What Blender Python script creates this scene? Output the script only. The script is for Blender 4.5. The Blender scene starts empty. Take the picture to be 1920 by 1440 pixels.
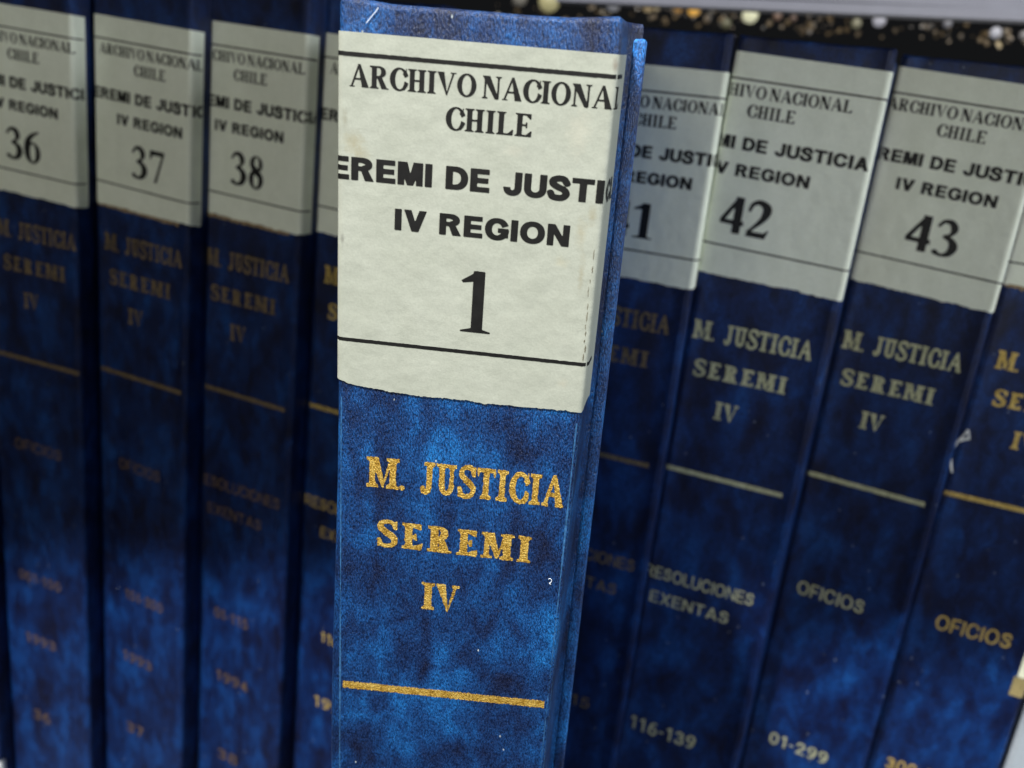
import bpy, bmesh, math, random
import numpy as np
from mathutils import Matrix, Vector

random.seed(7)
rng = np.random.default_rng(11)
SC = bpy.context.scene
COL = SC.collection
BASE = 395.0                      # mm: height datum of the shelf board below the row

# ------------------------------------------------------------------ camera
# row frame: x along the shelf, v downwards, z into the shelf (mm)
FPX = 1734.8
R = np.array([[0.9226951747331834, -0.10348709876556028, 0.3713812527755678],
              [0.20542564987262607, 0.9471322758770828, -0.24645639445200318],
              [-0.3262421139253366, 0.3036953611449462, 0.8951732853031965]])
T = np.array([-55.0477856282222, -126.03271807911283, 358.64275459907594])

def S(p):                         # row frame direction -> world direction
    return np.array([p[0], p[2], -p[1]])

def W(x, v, z):                   # row frame point (mm) -> world point (m)
    return Vector((x / 1000, z / 1000, (BASE - v) / 1000))

cpos = -R.T @ T
cam_d = bpy.data.cameras.new('camera')
cam = bpy.data.objects.new('camera', cam_d)
COL.objects.link(cam)
m = np.eye(4)
m[:3, 0] = S(R[0]); m[:3, 1] = -S(R[1]); m[:3, 2] = -S(R[2])
m[:3, 3] = W(*cpos)
cam.matrix_world = Matrix(m.tolist())
cam_d.sensor_width = 36
cam_d.lens = FPX / 1920 * 36
cam_d.clip_start = 0.01
cam_d.clip_end = 50
cam_d.dof.use_dof = True
cam_d.dof.focus_distance = 0.195
cam_d.dof.aperture_fstop = 15.5
cam_d.dof.aperture_blades = 0
SC.camera = cam
SC.view_settings.view_transform = 'Standard'
SC.view_settings.look = 'None'
SC.view_settings.exposure = 0.0
SC.view_settings.gamma = 1.0

# ------------------------------------------------------------------ world and lamps (an indoor store room)
wd = bpy.data.worlds.new("World")
SC.world = wd
wd.use_nodes = True
wd.node_tree.nodes['Background'].inputs[0].default_value = (0.55, 0.58, 0.62, 1)
wd.node_tree.nodes['Background'].inputs[1].default_value = 0.012

def lamp(name, loc, target, energy, sx, sy, color):
    l = bpy.data.lights.new(name, 'AREA')
    l.shape = 'RECTANGLE'; l.size = sx; l.size_y = sy
    l.energy = energy; l.color = color
    o = bpy.data.objects.new(name, l)
    COL.objects.link(o)
    o.location = loc
    o.rotation_euler = (Vector(target) - Vector(loc)).to_track_quat('-Z', 'Y').to_euler()
    return o

KEY_DIR = np.array([-0.14, 0.84, -0.50]); KEY_DIR /= np.linalg.norm(KEY_DIR)   # (x, up, z) towards the ceiling lamp
mid = W(121, 100, -165)
kp = mid + Vector((KEY_DIR[0], KEY_DIR[2], KEY_DIR[1])) * 1.9
lamp('ceiling_lamp', kp, mid, 94.0, 0.10, 0.08, (1.0, 0.985, 0.95))
lamp('fill_lamp', mid + Vector((0.26, -2.62, 0.50)), W(160, 60, -60), 19.5, 1.1, 1.0, (1.0, 0.98, 0.90))  # added soft fill from the front, not a lamp of the room
lamp('side_fill_lamp', mid + Vector((1.52, -0.09, 0.42)), W(121, 100, -110), 17.0, 0.35, 0.35, (0.88, 0.94, 1.0))  # added side light that brightens the pulled-out cover and the right-hand book sides

# ------------------------------------------------------------------ helpers
def new_mat(name):
    mt = bpy.data.materials.new(name)
    mt.use_nodes = True
    nt = mt.node_tree
    return mt, nt, nt.nodes['Principled BSDF']

def link_obj(name, mesh, parent=None, mat=None):
    o = bpy.data.objects.new(name, mesh)
    COL.objects.link(o)
    if mat: mesh.materials.append(mat)
    if parent: o.parent = parent
    return o

def tag(o, label=None, cat=None, group=None, kind=None):
    if label: o['label'] = label
    if cat: o['category'] = cat
    if group: o['group'] = group
    if kind: o['kind'] = kind

def mesh_from(name, V, F, smooth=False):
    me = bpy.data.meshes.new(name)
    me.from_pydata([tuple(v) for v in V], [], F)
    if smooth:
        me.polygons.foreach_set('use_smooth', [True] * len(me.polygons))
    me.update()
    return me

def N(nt, typ, **kw):
    n = nt.nodes.new(typ)
    for k, v in kw.items():
        if k.startswith('i_'): n.inputs[k[2:]].default_value = v
        elif k.startswith('n_'): n.inputs[int(k[2:])].default_value = v
        else: setattr(n, k, v)
    return n

def ramp(nt, pts, interp='LINEAR'):
    n = nt.nodes.new('ShaderNodeValToRGB')
    cr = n.color_ramp
    cr.interpolation = interp
    while len(cr.elements) < len(pts): cr.elements.new(0.5)
    for e, (p, c) in zip(cr.elements, pts):
        e.position = p; e.color = (*c, 1) if len(c) == 3 else c
    return n

# ------------------------------------------------------------------ materials
def mat_cloth(name='marbled_blue_binding_cloth', dark=1.0, hue=(1, 1, 1)):
    """marbled blue leather-grain binding cloth; mottling in mm, grain about a third of a millimetre"""
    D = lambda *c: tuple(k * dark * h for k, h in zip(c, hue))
    mt, nt, b = new_mat(name)
    L = nt.links
    tc = N(nt, 'ShaderNodeTexCoord'); oi = N(nt, 'ShaderNodeObjectInfo')
    mp = N(nt, 'ShaderNodeMapping'); mp.inputs['Scale'].default_value = (1000, 1000, 560)
    L.new(tc.outputs['Object'], mp.inputs['Vector'])
    off = N(nt, 'ShaderNodeVectorMath', operation='SCALE'); off.inputs[0].default_value = (137, 71, 911)
    L.new(oi.outputs['Random'], off.inputs['Scale'])
    ad = N(nt, 'ShaderNodeVectorMath', operation='ADD')
    L.new(mp.outputs[0], ad.inputs[0]); L.new(off.outputs[0], ad.inputs[1])
    n1 = N(nt, 'ShaderNodeTexNoise', i_Scale=0.085, i_Detail=2.0, i_Roughness=0.45, i_Distortion=0.3)
    n2 = N(nt, 'ShaderNodeTexNoise', i_Scale=0.22, i_Detail=2.5, i_Roughness=0.55, i_Distortion=0.5)
    L.new(ad.outputs[0], n1.inputs['Vector']); L.new(ad.outputs[0], n2.inputs['Vector'])
    mx = N(nt, 'ShaderNodeMix', data_type='FLOAT'); mx.inputs[0].default_value = 0.42
    L.new(n1.outputs['Fac'], mx.inputs[2]); L.new(n2.outputs['Fac'], mx.inputs[3])
    r = ramp(nt, [(0.33, D(0.010, 0.017, 0.056)), (0.43, D(0.010, 0.037, 0.135)), (0.52, D(0.011, 0.069, 0.240)), (0.61, D(0.014, 0.128, 0.405)), (0.71, D(0.019, 0.20, 0.57))])
    L.new(mx.outputs[0], r.inputs[0])
    # leather grain
    mp2 = N(nt, 'ShaderNodeMapping'); mp2.inputs['Scale'].default_value = (1150, 1150, 400)
    L.new(tc.outputs['Object'], mp2.inputs['Vector'])
    g1 = N(nt, 'ShaderNodeTexNoise', i_Scale=3.7, i_Detail=2.0, i_Roughness=0.75, i_Distortion=0.2)
    g2 = N(nt, 'ShaderNodeTexVoronoi', i_Scale=3.1, feature='SMOOTH_F1'); g2.inputs['Smoothness'].default_value = 0.4
    L.new(mp2.outputs[0], g1.inputs['Vector']); L.new(mp2.outputs[0], g2.inputs['Vector'])
    gm = N(nt, 'ShaderNodeMath', operation='SUBTRACT'); L.new(g1.outputs['Fac'], gm.inputs[0])
    gs = N(nt, 'ShaderNodeMath', operation='MULTIPLY', n_1=0.35); L.new(g2.outputs['Distance'], gs.inputs[0])
    L.new(gs.outputs[0], gm.inputs[1])
    gr = ramp(nt, [(0.17, (0.30, 0.30, 0.33)), (0.32, (0.92, 0.92, 0.92)), (0.47, (1.6, 1.75, 1.6))])
    L.new(gm.outputs[0], gr.inputs[0])
    mul = N(nt, 'ShaderNodeMix', data_type='RGBA', blend_type='MULTIPLY'); mul.inputs[0].default_value = 1.0
    L.new(r.outputs[0], mul.inputs[6]); L.new(gr.outputs[0], mul.inputs[7])
    # tiny pale specks of dust
    sp = N(nt, 'ShaderNodeTexVoronoi', i_Scale=0.22); L.new(ad.outputs[0], sp.inputs['Vector'])
    sr = ramp(nt, [(0.0, (1, 1, 1)), (0.028, (1, 1, 1)), (0.04, (0, 0, 0))]); L.new(sp.outputs['Distance'], sr.inputs[0])
    dm = N(nt, 'ShaderNodeMix', data_type='RGBA'); L.new(sr.outputs[0], dm.inputs[0])
    L.new(mul.outputs[2], dm.inputs[6]); dm.inputs[7].default_value = (0.45, 0.5, 0.52, 1)
    L.new(dm.outputs[2], b.inputs['Base Color'])
    bp = N(nt, 'ShaderNodeBump', i_Strength=1.0, i_Distance=0.00030)
    L.new(gm.outputs[0], bp.inputs['Height']); L.new(bp.outputs[0], b.inputs['Normal'])
    b.inputs['Roughness'].default_value = 0.36
    b.inputs['Specular IOR Level'].default_value = 0.5 if dark > .6 else 0.25
    return mt

def mat_paper(name, spots=(), tone=1.0):
    mt, nt, b = new_mat(name)
    L = nt.links
    tc = N(nt, 'ShaderNodeTexCoord')
    mp = N(nt, 'ShaderNodeMapping'); mp.inputs['Scale'].default_value = (1000, 1000, 1000)
    L.new(tc.outputs['Object'], mp.inputs['Vector'])
    n1 = N(nt, 'ShaderNodeTexNoise', i_Scale=0.11, i_Detail=4, i_Roughness=0.6)
    n2 = N(nt, 'ShaderNodeTexNoise', i_Scale=2.2, i_Detail=3, i_Roughness=0.7)
    L.new(mp.outputs[0], n1.inputs['Vector']); L.new(mp.outputs[0], n2.inputs['Vector'])
    r1 = ramp(nt, [(0.3, tuple(tone * c for c in (0.60, 0.635, 0.535))), (0.7, tuple(tone * c for c in (0.665, 0.70, 0.60)))]); L.new(n1.outputs['Fac'], r1.inputs[0])
    r2 = ramp(nt, [(0.3, (0.92, 0.92, 0.92)), (0.7, (1.04, 1.04, 1.04))]); L.new(n2.outputs['Fac'], r2.inputs[0])
    mx = N(nt, 'ShaderNodeMix', data_type='RGBA', blend_type='MULTIPLY'); mx.inputs[0].default_value = 1
    L.new(r1.outputs[0], mx.inputs[6]); L.new(r2.outputs[0], mx.inputs[7])
    cur = mx.outputs[2]
    dn = N(nt, 'ShaderNodeTexNoise', i_Scale=0.9, i_Detail=3, i_Roughness=0.7); L.new(mp.outputs[0], dn.inputs['Vector'])
    for (x, z, rx, rz, col, amt) in spots:          # stains and smears, each with its own shape
        m2 = N(nt, 'ShaderNodeMapping', vector_type='TEXTURE')
        m2.inputs['Location'].default_value = (x / 1000, 0, z / 1000)
        m2.inputs['Scale'].default_value = (rx / 1000, 1000, rz / 1000)
        L.new(tc.outputs['Object'], m2.inputs['Vector'])
        ln = N(nt, 'ShaderNodeVectorMath', operation='LENGTH'); L.new(m2.outputs[0], ln.inputs[0])
        ad = N(nt, 'ShaderNodeMath', operation='MULTIPLY_ADD'); L.new(dn.outputs['Fac'], ad.inputs[0])
        ad.inputs[1].default_value = 1.6; L.new(ln.outputs['Value'], ad.inputs[2])
        rr = ramp(nt, [(0.45, (amt * .7,) * 3), (0.95, (0, 0, 0))])
        sc = N(nt, 'ShaderNodeMath', operation='MULTIPLY', n_1=0.55); L.new(ad.outputs[0], sc.inputs[0]); L.new(sc.outputs[0], rr.inputs[0])
        mm = N(nt, 'ShaderNodeMix', data_type='RGBA'); L.new(rr.outputs[0], mm.inputs[0]); L.new(cur, mm.inputs[6]); mm.inputs[7].default_value = (*col, 1)
        cur = mm.outputs[2]
    L.new(cur, b.inputs['Base Color'])
    bp = N(nt, 'ShaderNodeBump', i_Strength=0.35, i_Distance=0.0001); L.new(n2.outputs['Fac'], bp.inputs['Height'])
    n3 = N(nt, 'ShaderNodeTexNoise', i_Scale=0.16, i_Detail=2); L.new(mp.outputs[0], n3.inputs['Vector'])
    bp2 = N(nt, 'ShaderNodeBump', i_Strength=0.5, i_Distance=0.0006); L.new(n3.outputs['Fac'], bp2.inputs['Height'])
    L.new(bp.outputs[0], bp2.inputs['Normal']); L.new(bp2.outputs[0], b.inputs['Normal'])
    b.inputs['Roughness'].default_value = 0.55
    b.inputs['Specular IOR Level'].default_value = 0.3
    return mt

def mat_plain(name, col, rough=0.5, metal=0.0, spec=0.4, noise=0.25, scale=400, bump=0.0):
    mt, nt, b = new_mat(name)
    L = nt.links
    tc = N(nt, 'ShaderNodeTexCoord')
    n = N(nt, 'ShaderNodeTexNoise', i_Scale=scale, i_Detail=4, i_Roughness=0.65)
    L.new(tc.outputs['Object'], n.inputs['Vector'])
    lo = tuple(c * (1 - noise) for c in col); hi = tuple(min(1, c * (1 + noise)) for c in col)
    r = ramp(nt, [(0.3, lo), (0.7, hi)]); L.new(n.outputs['Fac'], r.inputs[0])
    L.new(r.outputs[0], b.inputs['Base Color'])
    if bump:
        bp = N(nt, 'ShaderNodeBump', i_Strength=0.6, i_Distance=bump); L.new(n.outputs['Fac'], bp.inputs['Height'])
        L.new(bp.outputs[0], b.inputs['Normal'])
    b.inputs['Roughness'].default_value = rough
    b.inputs['Metallic'].default_value = metal
    b.inputs['Specular IOR Level'].default_value = spec
    return mt

def mat_foil(name, c0, c1, c2):
    mt, nt, b = new_mat(name)
    L = nt.links
    tc = N(nt, 'ShaderNodeTexCoord')
    n = N(nt, 'ShaderNodeTexNoise', i_Scale=2600, i_Detail=2, i_Roughness=0.7)
    n2 = N(nt, 'ShaderNodeTexNoise', i_Scale=500, i_Detail=2, i_Roughness=0.6)
    L.new(tc.outputs['Object'], n.inputs['Vector']); L.new(tc.outputs['Object'], n2.inputs['Vector'])
    a = N(nt, 'ShaderNodeMix', data_type='FLOAT'); a.inputs[0].default_value = 0.35
    L.new(n.outputs['Fac'], a.inputs[2]); L.new(n2.outputs['Fac'], a.inputs[3])
    r = ramp(nt, [(0.37, c0), (0.48, c1), (0.6, c2)])
    L.new(a.outputs[0], r.inputs[0]); L.new(r.outputs[0], b.inputs['Base Color'])
    bp = N(nt, 'ShaderNodeBump', i_Strength=1.0, i_Distance=0.00032); L.new(n.outputs['Fac'], bp.inputs['Height'])
    L.new(bp.outputs[0], b.inputs['Normal'])
    b.inputs['Metallic'].default_value = 0.6
    b.inputs['Roughness'].default_value = 0.4
    return mt

CLOTH = mat_cloth(dark=.76, hue=(1, .96, 1))
CLOTH_SHADED = mat_cloth('shaded_binding_cloth', 0.34, (1.0, 0.78, 1.12))  # same cloth, darkened to put the row's shade into its colour
CLOTH_LIT = mat_cloth('lit_binding_cloth', 1.25)  # same cloth, brightened to put the grazing sheen into the right board's colour
INK = mat_plain('black_printing_ink', (0.009, 0.009, 0.009), 0.5, spec=0.25, noise=0.3)
FOIL = mat_foil('gold_foil', (0.28, 0.15, 0.028), (0.66, 0.38, 0.05), (1.0, 0.72, 0.20))
FOIL_DIM = mat_foil('dim_gold_foil', (0.07, 0.05, 0.025), (0.19, 0.14, 0.07), (0.32, 0.23, 0.11))  # darker, browner version of the gold
FOIL_FAINT = mat_foil('faint_brown_foil', (0.06, 0.042, 0.035), (0.14, 0.095, 0.06), (0.24, 0.15, 0.08))  # darkest brown version, for the lower lines on the left volumes
FOIL_PALE = mat_foil('pale_greenish_foil', (0.18, 0.19, 0.11), (0.46, 0.47, 0.28), (0.62, 0.62, 0.40))  # paler, greener version of the gold
FOIL_WARM = mat_foil('dull_gold_foil', (0.22, 0.15, 0.03), (0.55, 0.38, 0.09), (0.75, 0.58, 0.2))
PAPER = mat_paper('label_paper', tone=1.27)
PAGES = mat_plain('page_edges', (0.5, 0.46, 0.36), 0.8, noise=0.2, scale=900)
brown = (0.30, 0.26, 0.15)
PAPER_OLD = mat_paper('stained_label_paper', spots=[
    (-22.6, BASE + 10 - 15.0, 2.6, 3.2, brown, 0.75), (-20.8, BASE + 10 - 17.0, 2.2, 2.0, brown, 0.5),
    (-24.3, BASE + 10 - 10.5, 0.8, 2.2, (0.2, 0.18, 0.12), 0.7),
    (21.8, BASE + 10 - 28.0, 1.5, 4.0, (0.33, 0.3, 0.2), 0.7), (23.6, BASE + 10 - 24.6, 1.0, 2.4, (0.30, 0.27, 0.17), 0.8),
    (22.6, BASE + 10 - 36.0, 0.8, 5.0, (0.28, 0.25, 0.16), 0.7), (18.6, BASE + 10 - 34.0, 2.0, 1.4, (0.42, 0.41, 0.31), 0.8),
    (19.5, BASE + 10 - 9.5, 3.0, 5.5, (0.45, 0.44, 0.36), 0.7), (25.0, BASE + 10 + 2.6, 0.8, 1.6, (0.22, 0.18, 0.14), 0.9),
    (21.0, BASE + 10 - 59.0, 1.6, 1.4, (0.40, 0.38, 0.30), 0.7), (8.0, BASE + 10 - 14.0, 3.0, 1.4, (0.5, 0.49, 0.41), 0.6),
    (-24.6, BASE + 10 - 33.5, 0.5, 2.0, (0.16, 0.16, 0.14), 0.8)], tone=0.61)

# ------------------------------------------------------------------ lettering
# Every glyph is a signed shape (positive inside) on a fine grid; the outline comes from marching squares,
# so the letters are real meshes that can be wrapped round the rounded edge of a spine.
def poly(X, Y, P):
    P = np.array(P, float)
    d = np.full(X.shape, 1e9); ins = np.zeros(X.shape, bool)
    n = len(P)
    for i in range(n):
        x0, y0 = P[i]; x1, y1 = P[(i + 1) % n]
        ex, ey = x1 - x0, y1 - y0
        t = np.clip(((X - x0) * ex + (Y - y0) * ey) / (ex * ex + ey * ey + 1e-12), 0, 1)
        d = np.minimum(d, np.hypot(X - x0 - t * ex, Y - y0 - t * ey))
        c = ((y0 > Y) != (y1 > Y)) & (X < (x1 - x0) * (Y - y0) / (y1 - y0 + 1e-12) + x0)
        ins ^= c
    return np.where(ins, d, -d)

def box(X, Y, x0, y0, x1, y1): return poly(X, Y, [(x0, y0), (x1, y0), (x1, y1), (x0, y1)])
def ell(X, Y, cx, cy, rx, ry, p=2.0):
    q = (np.abs((X - cx) / rx) ** p + np.abs((Y - cy) / ry) ** p) ** (1 / p)
    return (1 - q) * min(rx, ry)
def U(*a):
    r = a[0]
    for b in a[1:]: r = np.maximum(r, b)
    return r
def D(a, b): return np.minimum(a, -b)
def I(*a):
    r = a[0]
    for b in a[1:]: r = np.minimum(r, b)
    return r
def brush(X, Y, pts, closed=False):
    """pts: (x, y, radius); smooth stroke of varying width through them"""
    P = np.array(pts, float)
    n = len(P); out = []
    idx = range(n if closed else n - 1)
    for i in idx:
        p0 = P[(i - 1) % n] if (closed or i > 0) else 2 * P[0] - P[1]
        p1 = P[i]; p2 = P[(i + 1) % n]
        p3 = P[(i + 2) % n] if (closed or i + 2 < n) else 2 * P[-1] - P[-2]
        for t in np.linspace(0, 1, 7)[:-1]:
            out.append(0.5 * ((2 * p1) + (-p0 + p2) * t + (2 * p0 - 5 * p1 + 4 * p2 - p3) * t ** 2 + (-p0 + 3 * p1 - 3 * p2 + p3) * t ** 3))
    out.append(P[0] if closed else P[-1])
    out = np.array(out)
    f = np.full(X.shape, -1e9)
    for a, b in zip(out[:-1], out[1:]):
        ex, ey = b[0] - a[0], b[1] - a[1]
        t = np.clip(((X - a[0]) * ex + (Y - a[1]) * ey) / (ex * ex + ey * ey + 1e-12), 0, 1)
        f = np.maximum(f, a[2] + t * (b[2] - a[2]) - np.hypot(X - a[0] - t * ex, Y - a[1] - t * ey))
    return f

class Serif:
    """serif face; st stem width, th hairline, sh serif thickness, sl serif overhang"""
    def __init__(s, st=.165, th=.055, sh=.035, sl=.085, k=1.0): s.st, s.th, s.sh, s.sl, s.k = st, th, sh, sl, k
    def srf(s, X, Y, x, w, top):
        h, l, b = s.sh, s.sl, s.sl * .8
        P = [(x - w / 2 - l, 0), (x + w / 2 + l, 0), (x + w / 2 + l, h), (x + w / 2 + l * .25, h + b * .25), (x + w / 2, h + b), (x - w / 2, h + b), (x - w / 2 - l * .25, h + b * .25), (x - w / 2 - l, h)]
        return poly(X, 1 - Y if top else Y, P)
    def stem(s, X, Y, x, w=None, b=1, t=1):
        w = w or s.st
        f = box(X, Y, x - w / 2, 0, x + w / 2, 1)
        if b: f = U(f, s.srf(X, Y, x, w, False))
        if t: f = U(f, s.srf(X, Y, x, w, True))
        return f
    def diag(s, X, Y, x0, x1, w): return poly(X, Y, [(x0 - w / 2, 0), (x0 + w / 2, 0), (x1 + w / 2, 1), (x1 - w / 2, 1)])
    def bowl(s, X, Y, x, cy, rx, ry):
        f = D(ell(X, Y, x, cy, rx, ry, 2.2), ell(X, Y, x, cy, rx - s.st, ry - s.th, 2.1))
        return I(f, X - x)
    def beak(s, X, Y, x, y0, y1): return poly(X, Y, [(x - s.th * 1.2, y0), (x, y0), (x, y1), (x - s.th * .5, y1)])
    def glyph(s, c, X, Y):
        st, th, sl = s.st, s.th, s.sl
        x0 = sl + st / 2
        if c == 'I': return s.stem(X, Y, x0), 2 * x0
        if c == 'H':
            w = .78; return U(s.stem(X, Y, x0), s.stem(X, Y, w - x0), box(X, Y, x0, .5 - th / 2, w - x0, .5 + th / 2)), w
        if c == 'L':
            w = .66; return U(s.stem(X, Y, x0), box(X, Y, x0, 0, w, th), poly(X, Y, [(w - th * 2.2, 0), (w, 0), (w + .02, .26), (w - .02, .26), (w - th * 2.4, th)])), w + .02
        if c == 'E':
            w = .66
            f = U(s.stem(X, Y, x0), box(X, Y, x0, 0, w, th), box(X, Y, x0, 1 - th, w - .03, 1), box(X, Y, x0, .5 - th / 2, w - .17, .5 + th / 2))
            f = U(f, poly(X, Y, [(w - th * 2.2, 0), (w, 0), (w + .02, .26), (w - .02, .26), (w - th * 2.6, th)]), poly(X, Y, [(w - .03 - th * 2.2, 1), (w - .03, 1), (w - .03, .76), (w - .07, .76), (w - .03 - th * 2.6, 1 - th)]))
            f = U(f, box(X, Y, w - .17 - max(th * .8, .04), .37, w - .17, .63))
            return f, w + .02
        if c == 'R':
            f = U(s.stem(X, Y, x0, t=0), box(X, Y, 0, 1 - max(s.sh, th), .40, 1), s.bowl(X, Y, .36, .745, .31, .255), box(X, Y, x0, .49, .38, .49 + th))
            leg = poly(X, Y, [(.30, .50), (.30 + st * 1.05, .50), (.74, 0), (.74 - st * 1.2, 0)])
            return U(f, leg, box(X, Y, .64, 0, .80, s.sh)), .80
        if c in 'CG':
            w = .70
            f = D(ell(X, Y, .40, .5, .40, .52), ell(X, Y, .42, .5, .40 - st, .52 - th))
            cut = poly(X, Y, [(.50, .50), (1.2, .95), (1.2, .13)])
            f = D(f, I(cut, X - .52))
            f = U(f, box(X, Y, w - .035, .68, w, 1.0), brush(X, Y, [(w - .01, .20, th * .45), (.60, .07, th * .5)]))
            if st > .18 or th > .1: f = U(f, ell(X, Y, .62, .74, .075, .075))
            return f, w + .01
        if c == 'O': return D(ell(X, Y, .40, .5, .40, .52), ell(X, Y, .40, .5, .40 - st, .52 - th)), .80
        if c == 'N':
            w = .80
            f = U(s.stem(X, Y, .13, th), s.stem(X, Y, w - .13, th, b=0), poly(X, Y, [(.0, 1), (.12 + st * .95, 1), (w - .13 + th / 2, 0.02), (w - .13 + th / 2 - .05, -.02), (w - .26, -.0)]))
            return f, w
        if c == 'A':
            w = .82
            f = U(s.diag(X, Y, .10, .41, th), poly(X, Y, [(w - .13 - st * .75, 0), (w - .13 + st * .65, 0), (.47, 1.02), (.36, 1.02)]), box(X, Y, .22, .32, .60, .32 + th))
            return U(f, box(X, Y, 0, 0, .24, s.sh), box(X, Y, w - .30, 0, w, s.sh)), w
        if c == 'V':
            w = .80
            f = U(poly(X, Y, [(.40, -.02), (.44, -.02), (.13 + st * .75, 1), (.13 - st * .60, 1)]), poly(X, Y, [(.38, -.02), (.43, -.02), (w - .12 + th / 2, 1), (w - .12 - th / 2, 1)]))
            return U(f, box(X, Y, 0, 1 - s.sh, .30, 1), box(X, Y, w - .26, 1 - s.sh, w, 1)), w
        if c == 'M':
            w = .96
            f = U(s.stem(X, Y, .13, th * 1.4), s.stem(X, Y, w - .05 - st / 2, st), poly(X, Y, [(.04, 1), (.10 + st, 1), (.54, .18), (.44, .02)]), poly(X, Y, [(.44, .02), (.50, .02), (w - .05 - st / 2, 1), (w - .16 - st / 2, 1)]))
            return f, w
        if c == 'S':
            a, b = st * .5, th * .62
            f = brush(X, Y, [(.57, .76, b), (.50, .92, b), (.33, .97, b), (.14, .90, a * .7), (.10, .74, a * .9), (.24, .58, a), (.44, .45, a), (.56, .30, a * .9), (.52, .12, a * .7), (.32, .03, b), (.13, .08, b), (.05, .26, b)])
            return U(f, box(X, Y, .56, .68, .60 + th * .3, 1.0), box(X, Y, .03 - th * .3, 0, .07, .32)), .64
        if c == 'T':
            w = .68
            f = U(s.stem(X, Y, w / 2, t=0), box(X, Y, .01, 1 - th, w - .01, 1))
            return U(f, poly(X, Y, [(0, .72), (.045, .72), (.10, 1 - th), (.10, 1), (0, 1)]), poly(X, Y, [(w, .72), (w - .045, .72), (w - .10, 1 - th), (w - .10, 1), (w, 1)])), w
        if c == 'J':
            w = .52
            xs = w - x0
            f = U(I(s.stem(X, Y, xs, b=0), Y - .25), brush(X, Y, [(xs, .32, st / 2), (xs - .01, .16, st * .5), (xs - .10, .045, th * .7), (xs - .22, .06, th * .7), (.07, .14, st * .45)]))
            return f, w
        if c == 'U':
            w = .78; a = x0
            b2 = w - x0
            f = U(I(s.stem(X, Y, a, b=0), Y - .28), I(s.stem(X, Y, b2, max(th, st * .75), b=0), Y - .28))
            f = U(f, I(D(ell(X, Y, w / 2, .33, w / 2 - a + st / 2, .35), ell(X, Y, w / 2 + .01, .33, w / 2 - a - st / 2, .35 - th * 1.25)), .34 - Y))
            return f, w
        if c == '.': return ell(X, Y, .10, .075, .085, .085), .2
        return s.digit(c, X, Y)
    def digit(s, c, X, Y):
        a, b = s.st * .5, max(s.th * .62, .03)
        if c == '1':
            f = U(box(X, Y, .21, .0, .21 + s.st, 1), poly(X, Y, [(.0, .835), (.03, .80), (.22, .83), (.24, 1.0), (.30, 1.01)]))
            return U(f, poly(X, Y, [(.02, 0), (.56 - .0, 0), (.56, .025), (.36 + s.st * .2, .06), (.21, .07), (.02, .025)])), .56
        if c == '2':
            f = U(brush(X, Y, [(.04, .70, b), (.10, .88, b * 1.4), (.26, .955, a * .7), (.43, .86, a), (.45, .70, a), (.37, .50, a * .7), (.22, .30, b * 1.3), (.07, .12, b)]), poly(X, Y, [(.02, 0), (.50, 0), (.57, .25), (.53, .25), (.46, .16), (.14, .15), (.02, .04)]))
            return f, .57
        if c == '3':
            return U(brush(X, Y, [(.06, .80, b), (.16, .94, b * 1.3), (.33, .93, a * .75), (.41, .78, a * .85), (.36, .62, b * 1.2), (.22, .535, b), (.38, .47, a * .7), (.47, .30, a), (.40, .10, a * .75), (.24, .025, b * 1.2), (.10, .06, b * 1.5)]), ell(X, Y, .09, .085, .075, .065)), .56
        if c == '4':
            f = box(X, Y, .315, 0, .315 + s.st, 1.0)
            f = U(f, box(X, Y, .0, .235, .58, .36), poly(X, Y, [(.0, .36), (.0, .26), (.07, .26), (.36, .80), (.36, 1.0)]))
            return f, .58
        if c in '69':
            if c == '9': X, Y = .56 - X, 1 - Y
            f = D(ell(X, Y, .29, .32, .27, .34), ell(X, Y, .30, .32, .27 - s.st * .85, .34 - b * 1.6))
            return U(f, brush(X, Y, [(.10, .40, a * .95), (.14, .66, a * .85), (.28, .86, a * .6), (.50, .99, b * .8)])), .56
        if c == '7':
            return U(box(X, Y, .05, .84, .54, .98), poly(X, Y, [(.03, .70), (.07, .70), (.16, .84), (.05, .98)]), poly(X, Y, [(.18, -.01), (.28, -.01), (.55, .93), (.55, .98), (.46, .86)])), .56
        if c == '8':
            up = D(ell(X, Y, .28, .75, .22, .25), ell(X, Y, .29, .76, .22 - s.st * .7, .19))
            lo = D(ell(X, Y, .28, .28, .25, .30), ell(X, Y, .28, .27, .25 - s.st * .8, .22))
            return U(up, lo, brush(X, Y, [(.14, .68, a * .7), (.28, .53, a), (.43, .38, a * .7)])), .56
        if c == '5':
            return U(box(X, Y, .12, .86, .50, .99), poly(X, Y, [(.12, .99), (.16, .99), (.11, .58), (.07, .56)]), brush(X, Y, [(.09, .58, b), (.27, .62, a * .7), (.44, .48, a), (.46, .28, a), (.36, .09, a * .8), (.20, .03, b * 1.2), (.08, .07, b * 1.5)])), .56
        if c == '0': return D(ell(X, Y, .28, .5, .27, .51), ell(X, Y, .28, .5, .27 - s.st, .51 - b * 1.3)), .56
        if c == '-': return box(X, Y, .03, .30, .30, .40), .33
        return np.full(X.shape, -1.), .35

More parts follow.
